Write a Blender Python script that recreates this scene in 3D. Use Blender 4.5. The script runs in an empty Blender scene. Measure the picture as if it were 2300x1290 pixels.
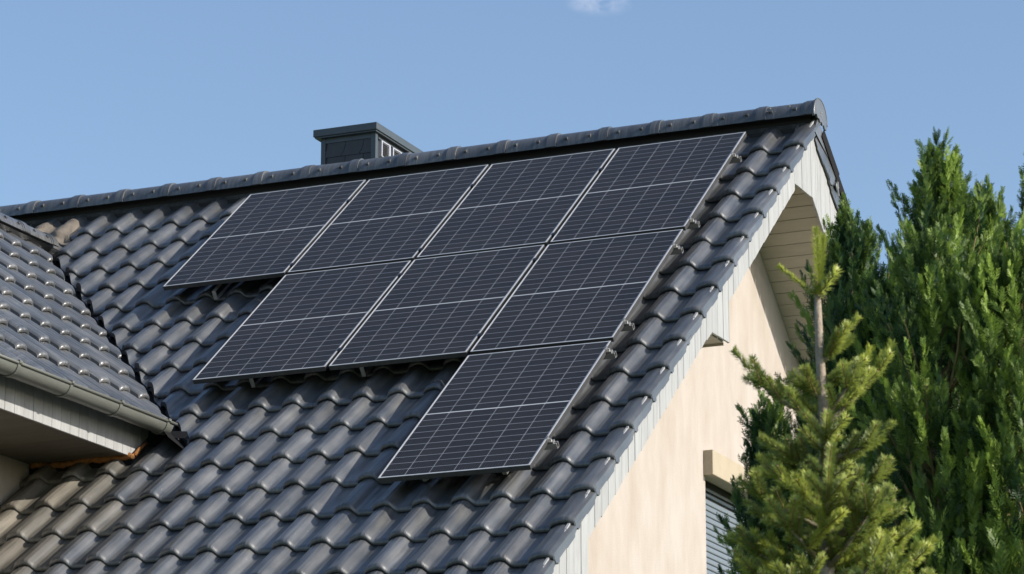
import bpy, bmesh, math, random
import numpy as np
from mathutils import Matrix, Vector

random.seed(7)
rng = np.random.default_rng(7)
sc = bpy.context.scene
COL = sc.collection
R_ = math.radians

# ------------------------------------------------------------------ camera
cam_d = bpy.data.cameras.new('camera')
cam = bpy.data.objects.new('camera', cam_d)
COL.objects.link(cam)
RIGHT = Vector((0.917513, 0.397706, 0.0))
UPV = Vector((0.100771, -0.232481, 0.967366))
FWD = Vector((-0.384727, 0.887571, 0.253381))
m = Matrix((RIGHT, UPV, -FWD)).transposed().to_4x4()
m.translation = (11.80806, -21.92361, 1.62870)
cam.matrix_world = m
cam_d.sensor_width = 36.0
cam_d.lens = 112.42
cam_d.clip_start = 0.1
cam_d.clip_end = 5000
cam_d.dof.use_dof = True
cam_d.dof.focus_distance = 22.4
cam_d.dof.aperture_fstop = 9.0
sc.camera = cam

# ------------------------------------------------------------------ world + sun
SUN = Vector((2.58, 0.16, 1.42)).normalized()
elev = math.asin(SUN.z)
azim = math.atan2(SUN.x, SUN.y)
world = bpy.data.worlds.new('World')
sc.world = world
world.use_nodes = True
nt = world.node_tree
nt.nodes.clear()
N_ = nt.nodes.new
wo = N_('ShaderNodeOutputWorld')
bg = N_('ShaderNodeBackground')
sky = N_('ShaderNodeTexSky')
sky.sky_type = 'NISHITA'
sky.sun_disc = False
sky.sun_elevation = elev
sky.sun_rotation = azim
sky.altitude = 100
sky.air_density = 1.0
sky.dust_density = 1.3
sky.ozone_density = 2.0
# one faint cloud wisp drifting high in the sky
tc = N_('ShaderNodeTexCoord')
WISP = (FWD + RIGHT * ((1352 - 1150) / 7182.6) + UPV * ((645 - 2) / 7182.6)).normalized()
sub = N_('ShaderNodeVectorMath'); sub.operation = 'SUBTRACT'; sub.inputs[1].default_value = WISP
noi = N_('ShaderNodeTexNoise'); noi.inputs['Scale'].default_value = 110; noi.inputs['Detail'].default_value = 5
noi.inputs['Distortion'].default_value = 0.6
scl = N_('ShaderNodeVectorMath'); scl.operation = 'MULTIPLY'; scl.inputs[1].default_value = (95, 95, 230)
ln = N_('ShaderNodeVectorMath'); ln.operation = 'LENGTH'
mr = N_('ShaderNodeMapRange'); mr.inputs['From Min'].default_value = 1.25; mr.inputs['From Max'].default_value = 0.1
mr.interpolation_type = 'SMOOTHSTEP'
mr2 = N_('ShaderNodeMapRange'); mr2.inputs['From Min'].default_value = 0.36; mr2.inputs['From Max'].default_value = 0.66
mul = N_('ShaderNodeMath'); mul.operation = 'MULTIPLY'
mul2 = N_('ShaderNodeMath'); mul2.operation = 'MULTIPLY'; mul2.inputs[1].default_value = 0.42
mix = N_('ShaderNodeMix'); mix.data_type = 'RGBA'; mix.inputs['B'].default_value = (6.8, 6.5, 6.9, 1)
L = nt.links.new
L(tc.outputs['Generated'], sub.inputs[0]); L(sub.outputs[0], scl.inputs[0]); L(scl.outputs[0], ln.inputs[0])
L(ln.outputs['Value'], mr.inputs['Value']); L(tc.outputs['Generated'], noi.inputs['Vector'])
L(noi.outputs['Fac'], mr2.inputs['Value']); L(mr.outputs[0], mul.inputs[0]); L(mr2.outputs[0], mul.inputs[1])
L(mul.outputs[0], mul2.inputs[0]); L(mul2.outputs[0], mix.inputs['Factor']); L(sky.outputs[0], mix.inputs['A'])
L(mix.outputs['Result'], bg.inputs['Color']); L(bg.outputs[0], wo.inputs['Surface'])
bg.inputs['Strength'].default_value = 0.148

sun_d = bpy.data.lights.new('sun', 'SUN')
sun_d.energy = 4.9
sun_d.angle = R_(0.53)
sun_d.color = (1.0, 0.92, 0.80)
sun = bpy.data.objects.new('sun', sun_d)
COL.objects.link(sun)
sun.rotation_euler = SUN.to_track_quat('Z', 'Y').to_euler()
sun.location = (20, 0, 20)

sc.view_settings.view_transform = 'Standard'
sc.view_settings.look = 'None'
sc.view_settings.exposure = 0.33
sc.view_settings.gamma = 1.0
sc.view_settings.use_curve_mapping = False
sc.render.engine = 'CYCLES'

# ------------------------------------------------------------------ materials
def mat(name, col, rough=0.6, metal=0.0, coat=0.0, coat_rough=0.1, spec=0.5, var=0.0, vscale=6.0, bump=0.0, bscale=60.0,
        stretch=(1, 1, 1), col2=None, objvar=0.0):
    """principled with noise colour variation between col and col2, per object value shift and fine bump"""
    M = bpy.data.materials.new(name); M.use_nodes = True
    t = M.node_tree; n = t.nodes; l = t.links.new
    b = n['Principled BSDF']
    b.inputs['Roughness'].default_value = rough
    b.inputs['Metallic'].default_value = metal
    b.inputs['Coat Weight'].default_value = coat
    b.inputs['Coat Roughness'].default_value = coat_rough
    b.inputs['Specular IOR Level'].default_value = spec
    tc = n.new('ShaderNodeTexCoord'); mp = n.new('ShaderNodeMapping'); mp.inputs['Scale'].default_value = stretch
    oi = n.new('ShaderNodeObjectInfo')
    off = n.new('ShaderNodeVectorMath'); off.operation = 'SCALE'; off.inputs['Scale'].default_value = 37.0
    cmb = n.new('ShaderNodeCombineXYZ')
    for i in range(3): l(oi.outputs['Random'], cmb.inputs[i])
    l(cmb.outputs[0], off.inputs[0])
    add = n.new('ShaderNodeVectorMath'); add.operation = 'ADD'
    l(tc.outputs['Object'], mp.inputs['Vector']); l(mp.outputs[0], add.inputs[0]); l(off.outputs[0], add.inputs[1])
    last = None
    if var > 0 or col2:
        no = n.new('ShaderNodeTexNoise'); no.inputs['Scale'].default_value = vscale; no.inputs['Detail'].default_value = 6
        no.inputs['Roughness'].default_value = 0.6
        l(add.outputs[0], no.inputs['Vector'])
        rp = n.new('ShaderNodeMapRange'); rp.inputs['From Min'].default_value = 0.35; rp.inputs['From Max'].default_value = 0.7
        l(no.outputs['Fac'], rp.inputs['Value'])
        mx = n.new('ShaderNodeMix'); mx.data_type = 'RGBA'
        c2 = col2 or tuple(c * (1 - var) for c in col)
        mx.inputs['A'].default_value = (*col, 1); mx.inputs['B'].default_value = (*c2, 1)
        l(rp.outputs[0], mx.inputs['Factor']); last = mx.outputs['Result']
    else:
        rgb = n.new('ShaderNodeRGB'); rgb.outputs[0].default_value = (*col, 1); last = rgb.outputs[0]
    if objvar > 0:
        mr = n.new('ShaderNodeMapRange'); mr.inputs['To Min'].default_value = 1 - objvar; mr.inputs['To Max'].default_value = 1 + objvar
        l(oi.outputs['Random'], mr.inputs['Value'])
        sc_ = n.new('ShaderNodeVectorMath'); sc_.operation = 'SCALE'
        l(last, sc_.inputs[0]); l(mr.outputs[0], sc_.inputs['Scale']); last = sc_.outputs[0]
    l(last, b.inputs['Base Color'])
    if bump > 0:
        nb = n.new('ShaderNodeTexNoise'); nb.inputs['Scale'].default_value = bscale; nb.inputs['Detail'].default_value = 4
        l(add.outputs[0], nb.inputs['Vector'])
        bm_ = n.new('ShaderNodeBump'); bm_.inputs['Strength'].default_value = bump; bm_.inputs['Distance'].default_value = 0.01
        l(nb.outputs['Fac'], bm_.inputs['Height']); l(bm_.outputs[0], b.inputs['Normal'])
    return M

def tile_material(name, c1=(0.053, 0.059, 0.067), c2=(0.094, 0.097, 0.101), coat=0.55, rough=(0.36, 0.52)):
    """satin engobed clay: warm grey body, glossy skin, fine length-wise drawing lines on the roll, dust specks"""
    M = bpy.data.materials.new(name); M.use_nodes = True
    t = M.node_tree; n = t.nodes; l = t.links.new
    b = n['Principled BSDF']
    b.inputs['Specular IOR Level'].default_value = 0.5
    b.inputs['Coat Weight'].default_value = coat
    b.inputs['Coat Roughness'].default_value = 0.24
    b.inputs['Coat IOR'].default_value = 1.6
    tc = n.new('ShaderNodeTexCoord'); oi = n.new('ShaderNodeObjectInfo'); geo = n.new('ShaderNodeNewGeometry')
    n1 = n.new('ShaderNodeTexNoise'); n1.inputs['Scale'].default_value = 3.5; n1.inputs['Detail'].default_value = 5
    l(geo.outputs['Position'], n1.inputs['Vector'])
    n2 = n.new('ShaderNodeTexNoise'); n2.inputs['Scale'].default_value = 90; n2.inputs['Detail'].default_value = 3
    l(geo.outputs['Position'], n2.inputs['Vector'])
    sp = n.new('ShaderNodeMapRange'); sp.inputs['From Min'].default_value = 0.71; sp.inputs['From Max'].default_value = 0.76
    l(n2.outputs['Fac'], sp.inputs['Value'])
    mx = n.new('ShaderNodeMix'); mx.data_type = 'RGBA'
    mx.inputs['A'].default_value = (*c1, 1); mx.inputs['B'].default_value = (*c2, 1)
    r1 = n.new('ShaderNodeMapRange'); r1.inputs['From Min'].default_value = 0.35; r1.inputs['From Max'].default_value = 0.7
    l(n1.outputs['Fac'], r1.inputs['Value']); l(r1.outputs[0], mx.inputs['Factor'])
    mx2 = n.new('ShaderNodeMix'); mx2.data_type = 'RGBA'; mx2.inputs['B'].default_value = (0.30, 0.28, 0.23, 1)
    l(sp.outputs[0], mx2.inputs['Factor']); l(mx.outputs['Result'], mx2.inputs['A'])
    vr = n.new('ShaderNodeMapRange'); vr.inputs['To Min'].default_value = 0.80; vr.inputs['To Max'].default_value = 1.22
    l(oi.outputs['Random'], vr.inputs['Value'])
    vs = n.new('ShaderNodeVectorMath'); vs.operation = 'SCALE'
    # rain and dust streaks running down each tile
    mp = n.new('ShaderNodeMapping'); mp.inputs['Scale'].default_value = (38, 3.0, 3.0)
    cb = n.new('ShaderNodeCombineXYZ')
    for q in range(3): l(oi.outputs['Random'], cb.inputs[q])
    sk = n.new('ShaderNodeVectorMath'); sk.operation = 'SCALE'; sk.inputs['Scale'].default_value = 91.0
    l(cb.outputs[0], sk.inputs[0]); l(tc.outputs['Object'], mp.inputs['Vector'])
    ad = n.new('ShaderNodeVectorMath'); ad.operation = 'ADD'; l(mp.outputs[0], ad.inputs[0]); l(sk.outputs[0], ad.inputs[1])
    n3 = n.new('ShaderNodeTexNoise'); n3.inputs['Scale'].default_value = 1.0; n3.inputs['Detail'].default_value = 5; l(ad.outputs[0], n3.inputs['Vector'])
    r3 = n.new('ShaderNodeMapRange'); r3.inputs['From Min'].default_value = 0.3; r3.inputs['From Max'].default_value = 0.72
    r3.inputs['To Min'].default_value = 0.72; r3.inputs['To Max'].default_value = 1.45; l(n3.outputs['Fac'], r3.inputs['Value'])
    m3 = n.new('ShaderNodeMath'); m3.operation = 'MULTIPLY'; l(vr.outputs[0], m3.inputs[0]); l(r3.outputs[0], m3.inputs[1])
    l(mx2.outputs['Result'], vs.inputs[0]); l(m3.outputs[0], vs.inputs['Scale']); l(vs.outputs[0], b.inputs['Base Color'])
    rr = n.new('ShaderNodeMapRange'); rr.inputs['To Min'].default_value = rough[0]; rr.inputs['To Max'].default_value = rough[1]
    l(n1.outputs['Fac'], rr.inputs['Value']); l(rr.outputs[0], b.inputs['Roughness'])
    # drawing lines along the roll (tile local x), fading to the valley
    sx = n.new('ShaderNodeSeparateXYZ'); l(tc.outputs['Object'], sx.inputs[0])
    nn = n.new('ShaderNodeTexNoise'); nn.noise_dimensions = '1D'; nn.inputs['Scale'].default_value = 75; nn.inputs['Detail'].default_value = 2
    ofs = n.new('ShaderNodeMath'); ofs.operation = 'ADD'
    om = n.new('ShaderNodeMath'); om.operation = 'MULTIPLY'; om.inputs[1].default_value = 0.02
    l(oi.outputs['Random'], om.inputs[0]); l(sx.outputs[0], ofs.inputs[0]); l(om.outputs[0], ofs.inputs[1]); l(ofs.outputs[0], nn.inputs['W'])
    bm_ = n.new('ShaderNodeBump'); bm_.inputs['Strength'].default_value = 0.85; bm_.inputs['Distance'].default_value = 0.004
    l(nn.outputs['Fac'], bm_.inputs['Height']); l(bm_.outputs[0], b.inputs['Normal'])
    return M

def cell_material():
    """monocrystalline half cell under textured glass, nine silver busbar lines along the local y axis"""
    M = bpy.data.materials.new('solar_cell'); M.use_nodes = True
    t = M.node_tree; n = t.nodes; l = t.links.new
    b = n['Principled BSDF']
    b.inputs['Roughness'].default_value = 0.42
    b.inputs['Coat Weight'].default_value = 0.32; b.inputs['Coat Roughness'].default_value = 0.10
    b.inputs['Specular IOR Level'].default_value = 0.15
    tc = n.new('ShaderNodeTexCoord'); sx = n.new('ShaderNodeSeparateXYZ'); l(tc.outputs['Object'], sx.inputs[0])
    a = n.new('ShaderNodeMath'); a.operation = 'MULTIPLY'; a.inputs[1].default_value = 9 / 0.166
    l(sx.outputs[0], a.inputs[0])
    fr = n.new('ShaderNodeMath'); fr.operation = 'FRACT'; l(a.outputs[0], fr.inputs[0])
    lt = n.new('ShaderNodeMath'); lt.operation = 'LESS_THAN'; lt.inputs[1].default_value = 0.07; l(fr.outputs[0], lt.inputs[0])
    oi = n.new('ShaderNodeObjectInfo')
    mr = n.new('ShaderNodeMapRange'); mr.inputs['To Min'].default_value = 0.7; mr.inputs['To Max'].default_value = 1.35
    l(oi.outputs['Random'], mr.inputs['Value'])
    vs = n.new('ShaderNodeVectorMath'); vs.operation = 'SCALE'; vs.inputs[0].default_value = (0.0130, 0.0102, 0.0078)
    l(mr.outputs[0], vs.inputs['Scale'])
    mx = n.new('ShaderNodeMix'); mx.data_type = 'RGBA'; mx.inputs['B'].default_value = (0.13, 0.128, 0.13, 1)
    l(lt.outputs[0], mx.inputs['Factor']); l(vs.outputs[0], mx.inputs['A']); l(mx.outputs['Result'], b.inputs['Base Color'])
    return M

def leaf_material(name, c_dark, c_light, trans=0.25, rough=0.5):
    M = bpy.data.materials.new(name); M.use_nodes = True
    t = M.node_tree; n = t.nodes; l = t.links.new
    b = n['Principled BSDF']; b.inputs['Roughness'].default_value = rough; b.inputs['Specular IOR Level'].default_value = 0.35
    at = n.new('ShaderNodeAttribute'); at.attribute_name = 'tint'
    mx = n.new('ShaderNodeMix'); mx.data_type = 'RGBA'
    mx.inputs['A'].default_value = (*c_dark, 1); mx.inputs['B'].default_value = (*c_light, 1)
    l(at.outputs['Fac'], mx.inputs['Factor']); l(mx.outputs['Result'], b.inputs['Base Color'])
    tr = n.new('ShaderNodeBsdfTranslucent'); l(mx.outputs['Result'], tr.inputs['Color'])
    ms = n.new('ShaderNodeMixShader'); ms.inputs[0].default_value = trans
    o = n['Material Output']
    l(b.outputs[0], ms.inputs[1]); l(tr.outputs[0], ms.inputs[2]); l(ms.outputs[0], o.inputs['Surface'])
    return M

M_TILE = tile_material('engobed_clay_tile')
M_DUST = tile_material('dusty_clay_tile', (0.098, 0.090, 0.076), (0.135, 0.122, 0.100), 0.08, (0.6, 0.75))
M_DUST2 = tile_material('slightly_dusty_clay_tile', (0.085, 0.082, 0.074), (0.115, 0.109, 0.096), 0.35, (0.42, 0.58))
M_DECK = mat('dark_underlay', (0.02, 0.02, 0.022), 0.9)
M_MATT = mat('matt_black_edge_trim', (0.012, 0.012, 0.013), 0.85, spec=0.15)
M_BLACK = mat('black_ridge_vent', (0.015, 0.015, 0.016), 0.8)
M_ALU = mat('anodised_aluminium', (0.42, 0.42, 0.41), 0.45, metal=0.9, var=0.12, vscale=20)
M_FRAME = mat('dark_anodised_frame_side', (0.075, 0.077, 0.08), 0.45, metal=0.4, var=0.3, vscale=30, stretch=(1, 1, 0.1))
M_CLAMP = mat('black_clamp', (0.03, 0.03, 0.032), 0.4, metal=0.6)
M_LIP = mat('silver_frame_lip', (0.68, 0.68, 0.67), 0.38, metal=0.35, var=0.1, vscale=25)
M_BACK = mat('white_backsheet_under_glass', (0.72, 0.73, 0.74), 0.4, coat=1.0, coat_rough=0.12)
M_CELL = cell_material()
M_UNDER = mat('white_panel_back', (0.55, 0.55, 0.55), 0.6)
M_STEEL = mat('galvanised_hook', (0.50, 0.50, 0.49), 0.45, metal=0.85, var=0.2, vscale=40)
M_BOARD = mat('painted_white_board', (0.345, 0.355, 0.365), 0.55, var=0.2, vscale=4, stretch=(6, 6, 0.8), bump=0.15, bscale=40, objvar=0.05)
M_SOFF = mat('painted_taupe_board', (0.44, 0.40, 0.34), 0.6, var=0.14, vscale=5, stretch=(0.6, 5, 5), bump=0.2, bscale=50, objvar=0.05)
M_SOFW = mat('shade_darkened_soffit_board', (0.14, 0.122, 0.095), 0.65, var=0.2, vscale=5, stretch=(0.6, 5, 5), bump=0.2, bscale=50, objvar=0.08)  # taupe board colour darkened to paint in the shade under the enclosed eave
M_GAP = mat('dark_board_backing', (0.02, 0.019, 0.018), 0.9)
M_WALL = mat('cream_render', (0.425, 0.388, 0.362), 0.9, col2=(0.355, 0.312, 0.272), vscale=2.8, stretch=(1, 1.6, 0.55), bump=0.45, bscale=140)
M_LINT = mat('beige_shutter_box', (0.40, 0.345, 0.26), 0.85, var=0.12, vscale=8, bump=0.4, bscale=120)
M_SHUT = mat('grey_shutter_slat', (0.15, 0.18, 0.215), 0.35, var=0.06, vscale=3, objvar=0.03)
M_RAILB = mat('dark_window_rail', (0.05, 0.05, 0.055), 0.5)
M_GUT = mat('grey_green_gutter_steel', (0.135, 0.143, 0.13), 0.42, coat=0.25, coat_rough=0.3, var=0.18, vscale=9, stretch=(1, 0.5, 3))
M_FLASH = mat('black_valley_metal', (0.010, 0.010, 0.011), 0.8, spec=0.15, var=0.3, vscale=8)
M_LEAD = mat('crumpled_beige_flashing', (0.155, 0.132, 0.108), 0.75, var=0.25, vscale=14, bump=0.5, bscale=30)
M_FOAM = mat('orange_foam_seal', (0.36, 0.14, 0.03), 0.9, col2=(0.15, 0.075, 0.03), vscale=30, bump=1.0, bscale=60)
M_CHIM = mat('anthracite_chimney_sheet', (0.055, 0.07, 0.082), 0.42, var=0.12, vscale=10)
M_SLATE = mat('slate_shingle', (0.035, 0.038, 0.045), 0.55, var=0.25, vscale=18, bump=0.3, bscale=40, objvar=0.12)
M_LOUV = mat('aluminium_louver', (0.52, 0.53, 0.57), 0.4, metal=0.3)
M_SCREW = mat('screw_steel', (0.5, 0.42, 0.35), 0.5, metal=0.8)
M_WOOD = mat('old_batten_wood', (0.10, 0.055, 0.035), 0.85, var=0.3, vscale=12)
M_LICH = mat('pale_lichen', (0.42, 0.38, 0.27), 0.9, var=0.3, vscale=60)
M_GRASS = mat('lawn', (0.06, 0.10, 0.03), 0.95, col2=(0.10, 0.12, 0.05), vscale=1.5, bump=0.6, bscale=12)
M_BARK = mat('grey_fir_bark', (0.33, 0.28, 0.225), 0.85, col2=(0.21, 0.17, 0.13), vscale=40, bump=0.6, bscale=60)
M_TWIG = mat('brown_twig', (0.24, 0.19, 0.08), 0.85, var=0.3, vscale=30)
M_BUD = mat('tan_bud', (0.27, 0.19, 0.085), 0.7)
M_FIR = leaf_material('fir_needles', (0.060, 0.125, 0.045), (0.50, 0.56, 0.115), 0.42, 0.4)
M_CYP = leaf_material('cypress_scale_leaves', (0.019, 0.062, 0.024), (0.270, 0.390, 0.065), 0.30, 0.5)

# ------------------------------------------------------------------ mesh helpers
def mesh(name, verts, faces, m, smooth=False):
    me = bpy.data.meshes.new(name)
    me.from_pydata([tuple(v) for v in verts], [], faces)
    me.materials.append(m)
    if smooth: me.shade_smooth()
    me.update()
    return me

def link(name, data, parent=None, mw=None):
    o = bpy.data.objects.new(name, data)
    COL.objects.link(o)
    if parent is not None:
        o.parent = parent
        o.matrix_parent_inverse = ROOT[parent.name].inverted()
    if mw is not None: o.matrix_basis = mw
    ROOT[o.name] = mw.copy() if mw is not None else Matrix()
    return o
ROOT = {}                                              # world matrices

def thing(name, loc, label, cat, group=None):
    o = bpy.data.objects.new(name, None); COL.objects.link(o)
    o.location = loc; o.empty_display_size = 0.2
    ROOT[o.name] = Matrix.Translation(loc)
    o['label'] = label; o['category'] = cat
    if group: o['group'] = group
    return o

class MB:
    def __init__(s): s.v = []; s.f = []
    def poly_prism(s, pts, ext):
        """closed prism: polygon pts (3D) extruded along vector ext"""
        n = len(pts); b = len(s.v); e = Vector(ext)
        P = [Vector(p) for p in pts]
        nn = Vector((0, 0, 0))
        for i in range(n): nn += P[i].cross(P[(i + 1) % n])
        if nn.dot(e) > 0: P = P[::-1]
        s.v += P + [p + e for p in P]
        s.f.append(tuple(range(b, b + n)))
        s.f.append(tuple(range(b + 2 * n - 1, b + n - 1, -1)))
        for i in range(n):
            j = (i + 1) % n
            s.f.append((b + j, b + i, b + n + i, b + n + j))
        return s
    def box(s, x0, x1, y0, y1, z0, z1):
        return s.poly_prism([(x0, y0, z0), (x1, y0, z0), (x1, y1, z0), (x0, y1, z0)], (0, 0, z1 - z0))
    def obox(s, o, ax, ay, az):
        """oriented box from a corner and three edge vectors"""
        o = Vector(o); ax = Vector(ax); ay = Vector(ay)
        return s.poly_prism([o, o + ax, o + ax + ay, o + ay], az)
    def tube(s, pts, rad, seg=6, cap=True):
        b = len(s.v); n = len(pts)
        P = [Vector(p) for p in pts]
        r = rad if hasattr(rad, '__len__') else [rad] * n
        for i in range(n):
            d = (P[min(i + 1, n - 1)] - P[max(i - 1, 0)]).normalized()
            a = d.orthogonal().normalized() if i == 0 else (a - d * a.dot(d)).normalized()
            c = d.cross(a)
            for k in range(seg):
                t = 2 * math.pi * k / seg
                s.v.append(P[i] + (a * math.cos(t) + c * math.sin(t)) * r[i])
        for i in range(n - 1):
            for k in range(seg):
                k2 = (k + 1) % seg
                s.f.append((b + i * seg + k, b + i * seg + k2, b + (i + 1) * seg + k2, b + (i + 1) * seg + k))
        if cap:
            s.f.append(tuple(b + k for k in range(seg))[::-1]); s.f.append(tuple(b + (n - 1) * seg + k for k in range(seg)))
        return s
    def build(s, name, m, parent=None, smooth=False):
        return link(name, mesh(name, s.v, s.f, m, smooth), parent)

def add_bevel(o, w=0.003, seg=1):
    md = o.modifiers.new('bevel', 'BEVEL'); md.width = w; md.segments = seg; md.limit_method = 'ANGLE'
    return o

# ------------------------------------------------------------------ frames of reference
Z0 = 8.9
TH = 0.6754703587939083
CT, ST, TT = math.cos(TH), math.sin(TH), math.tan(TH)
class Frame:
    def __init__(s, U, V, Nn, o=(0, 0, Z0)):
        s.U, s.V, s.N, s.o = Vector(U), Vector(V), Vector(Nn), Vector(o)
    def p(s, u, v, n): return s.o + s.U * u + s.V * v + s.N * n
    def mat(s, u, v, n):
        m = Matrix((s.U, -s.V, s.N)).transposed().to_4x4(); m.translation = s.p(u, v, n); return m
YR = 0.51                                               # main ridge
MAIN = Frame((1, 0, 0), (0, -CT, -ST), (0, -ST, CT))    # near slope, v runs down the slope, n=0 on the panel glass
REAR = Frame((-1, 0, 0), (0, CT, -ST), (0, ST, CT), (0, 2 * YR, Z0))
WING = Frame((0, 1, 0), (CT, 0, -ST), (ST, 0, CT))
N_CREST = -0.115
NW_CREST = -1.316
XV = 4.655                                              # verge face
XF = 4.630                                              # gable boards
XW = 4.06                                               # gable wall
COURSE = 0.4187
TW = 0.268

# ------------------------------------------------------------------ ground
g = MB(); S = 1500
gv = [(-S, -S, 0), (S, -S, 0), (S, S, 0), (-S, S, 0)]
go = link('ground', mesh('ground', gv, [(0, 1, 2, 3)], M_GRASS)); go['kind'] = 'structure'

# ------------------------------------------------------------------ house root
house = thing('house', (0.0, YR, 0), 'cream rendered house with dark tiled gable roof and cross wing', 'house')

# ---- roof tile
A_T, LIFT, T_LEN = 0.056, 0.040, 0.55
FAC = [(-0.036, 0.0470), (-0.021, 0.0535), (0.010, 0.0560), (0.027, 0.0500)]   # drawn flat bands on the roll
def prof(x):
    if x <= FAC[0][0]:
        t = min(1, (-x - 0.036) / 0.044); return 0.020 + 0.0270 * (1 - t ** 1.9) ** 0.75 if t < 1 else 0.020
    for (xa, za), (xb, zb_) in zip(FAC[:-1], FAC[1:]):
        if xa <= x <= xb: return za + (zb_ - za) * (x - xa) / (xb - xa)
    t = min(1, (x - 0.027) / 0.060)
    return 0.0500 * (0.5 + 0.5 * math.cos(math.pi * t ** 0.88)) 
XS = [-0.081, -0.0795, -0.077, -0.072, -0.064, -0.055, -0.045, -0.036, -0.021, 0.010, 0.027, 0.033, 0.039, 0.045, 0.051, 0.057, 0.063, 0.069, 0.076, 0.083, 0.09, 0.15, 0.192, 0.200]
YS = [0.036 * (1 - math.cos(R_(9 * i))) for i in range(0, 11)] + [0.07, 0.13, 0.20, 0.34, T_LEN]
def ydrop(y):
    d = 0.0
    if y < 0.036: d += 0.026 * (1 - math.sqrt(max(0.0, 1 - (1 - y / 0.036) ** 2)))
    return d
def tile_mesh(xs, pf, name, flange=False):
    v, f = [], []
    nx = len(xs)
    rows = []
    def z(x, y): return pf(x) + LIFT * (1 - y / COURSE) - ydrop(y)
    prof_rows = [(0.034, -0.011)] + [(0.006, -0.010)] + [(0.001, -0.007)]
    for (yy, dz) in prof_rows: rows.append([(x, yy, z(x, 0) + dz) for x in xs])
    for y in YS: rows.append([(x, y, z(x, y)) for x in xs])
    rows.append([(x, T_LEN, z(x, T_LEN) - 0.016) for x in xs])
    for r in rows: v += r
    nr = len(rows)
    for i in range(nr - 1):
        for j in range(nx - 1):
            a = i * nx + j; f.append((a, a + 1, a + nx + 1, a + nx))
    # underside back to the lip
    for j in range(nx - 1):
        a = j; c = (nr - 1) * nx + j
        f.append((a + 1, a, c, c + 1))
    # side walls
    f.append(tuple(i * nx for i in range(nr))); f.append(tuple(i * nx + nx - 1 for i in range(nr))[::-1])
    me = mesh(name, v, f, M_TILE, True)
    return me
me_tile = tile_mesh(XS, prof, 'roof_tile')
XSV = [-0.081, -0.0795, -0.077, -0.072, -0.064, -0.055, -0.045, -0.036, -0.021, 0.010, 0.027, 0.042, 0.056, 0.068, 0.075, 0.080, 0.083]
def prof_v(x):
    if x < 0.010: return prof(x)
    t = (x - 0.010) / 0.073; return A_T * (1 - 0.42 * t ** 2.6)
def verge_mesh():
    me = tile_mesh(XSV, prof_v, 'verge_tile')
    bm = bmesh.new(); bm.from_mesh(me)
    # hanging flange, a plate 14 mm thick with a stepped nose end
    z0 = prof_v(0.083)
    top = lambda y: z0 + LIFT * (1 - y / COURSE) - ydrop(y)
    pts = [(0.012, top(0.012) - 0.004), (0.16, top(0.16) - 0.001), (0.47, top(0.47) - 0.001), (0.47, -0.005), (0.41, -0.013), (0.395, -0.027), (0.24, -0.015), (0.225, -0.007),
           (0.085, 0.005), (0.072, -0.013), (0.040, -0.011), (0.032, 0.008), (0.012, 0.012)]
    a = [bm.verts.new((0.0855 - 0.013 * y / COURSE, y, zz)) for y, zz in pts]; b = [bm.verts.new((0.066, y, zz)) for y, zz in pts]
    bm.faces.new(a); bm.faces.new(b[::-1]); n = len(pts)
    for i in range(n): bm.faces.new((a[(i + 1) % n], a[i], b[i], b[(i + 1) % n]))
    bmesh.ops.recalc_face_normals(bm, faces=bm.faces)
    bm.to_mesh(me); bm.free()
    me.shade_smooth(); me.set_sharp_from_angle(angle=R_(24))
    return me
me_verge = verge_mesh()
me_tile.set_sharp_from_angle(angle=R_(14))

def with_mat(me, m):
    c = me.copy(); c.materials.clear(); c.materials.append(m); return c
me_dust = with_mat(me_tile, M_DUST); me_dust2 = with_mat(me_tile, M_DUST2)

def clipped(me, mw, planes):
    """copy of a mesh placed at mw and cut by (point, outward normal) world planes; None if nothing is left"""
    bm = bmesh.new(); bm.from_mesh(me); bm.transform(mw)
    for co, no in planes:
        geom = bm.verts[:] + bm.edges[:] + bm.faces[:]
        r = bmesh.ops.bisect_plane(bm, geom=geom, plane_co=co, plane_no=no, clear_outer=True, dist=1e-5)
        ed = [e for e in r['geom_cut'] if isinstance(e, bmesh.types.BMEdge) and e.is_valid and e.is_boundary]
        if ed: bmesh.ops.holes_fill(bm, edges=ed, sides=0)
    if len(bm.faces) < 4: bm.free(); return None
    bm.transform(mw.inverted())
    out = me.copy(); bm.to_mesh(out); bm.free(); out.shade_smooth(); out.set_sharp_from_angle(angle=R_(14))
    return out

def join_meshes(items, name, m):
    """items: list of (mesh, matrix) -> one mesh"""
    bm = bmesh.new()
    for me, mw in items:
        t = bmesh.new(); t.from_mesh(me); t.transform(mw)
        tmp = bpy.data.meshes.new('t'); t.to_mesh(tmp); t.free(); bm.from_mesh(tmp); bpy.data.meshes.remove(tmp)
    out = bpy.data.meshes.new(name); bm.to_mesh(out); bm.free(); out.materials.append(m); out.shade_smooth(); out.set_sharp_from_angle(angle=R_(14))
    return out

# panel grid (used for the tiles too)
PW, PH, GX, GY = 1.038, 1.755, 0.028, 0.0457
def panel_uv(i, j): return i * (PW + GX), j * (PH + GY)
PANELS = [(0, 0), (1, 0), (2, 0), (3, 0), (1, 1), (2, 1), (3, 1), (3, 2)]

# ---- main roof, near slope
VAL = -1.92                                            # plan line of the valley: x + y
nb = N_CREST - A_T - LIFT                              # tile datum
deck = MB()
xl = -7.0
uvp = [(xl, -0.54), (XW + 0.5, -0.54), (XW + 0.5, 7.1), (xl, 7.1)]
deck.poly_prism([MAIN.p(u, v, nb - 0.006) for u, v in uvp], MAIN.N * -0.03)
main_roof = deck.build('main_roof', M_DECK, house)

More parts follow.
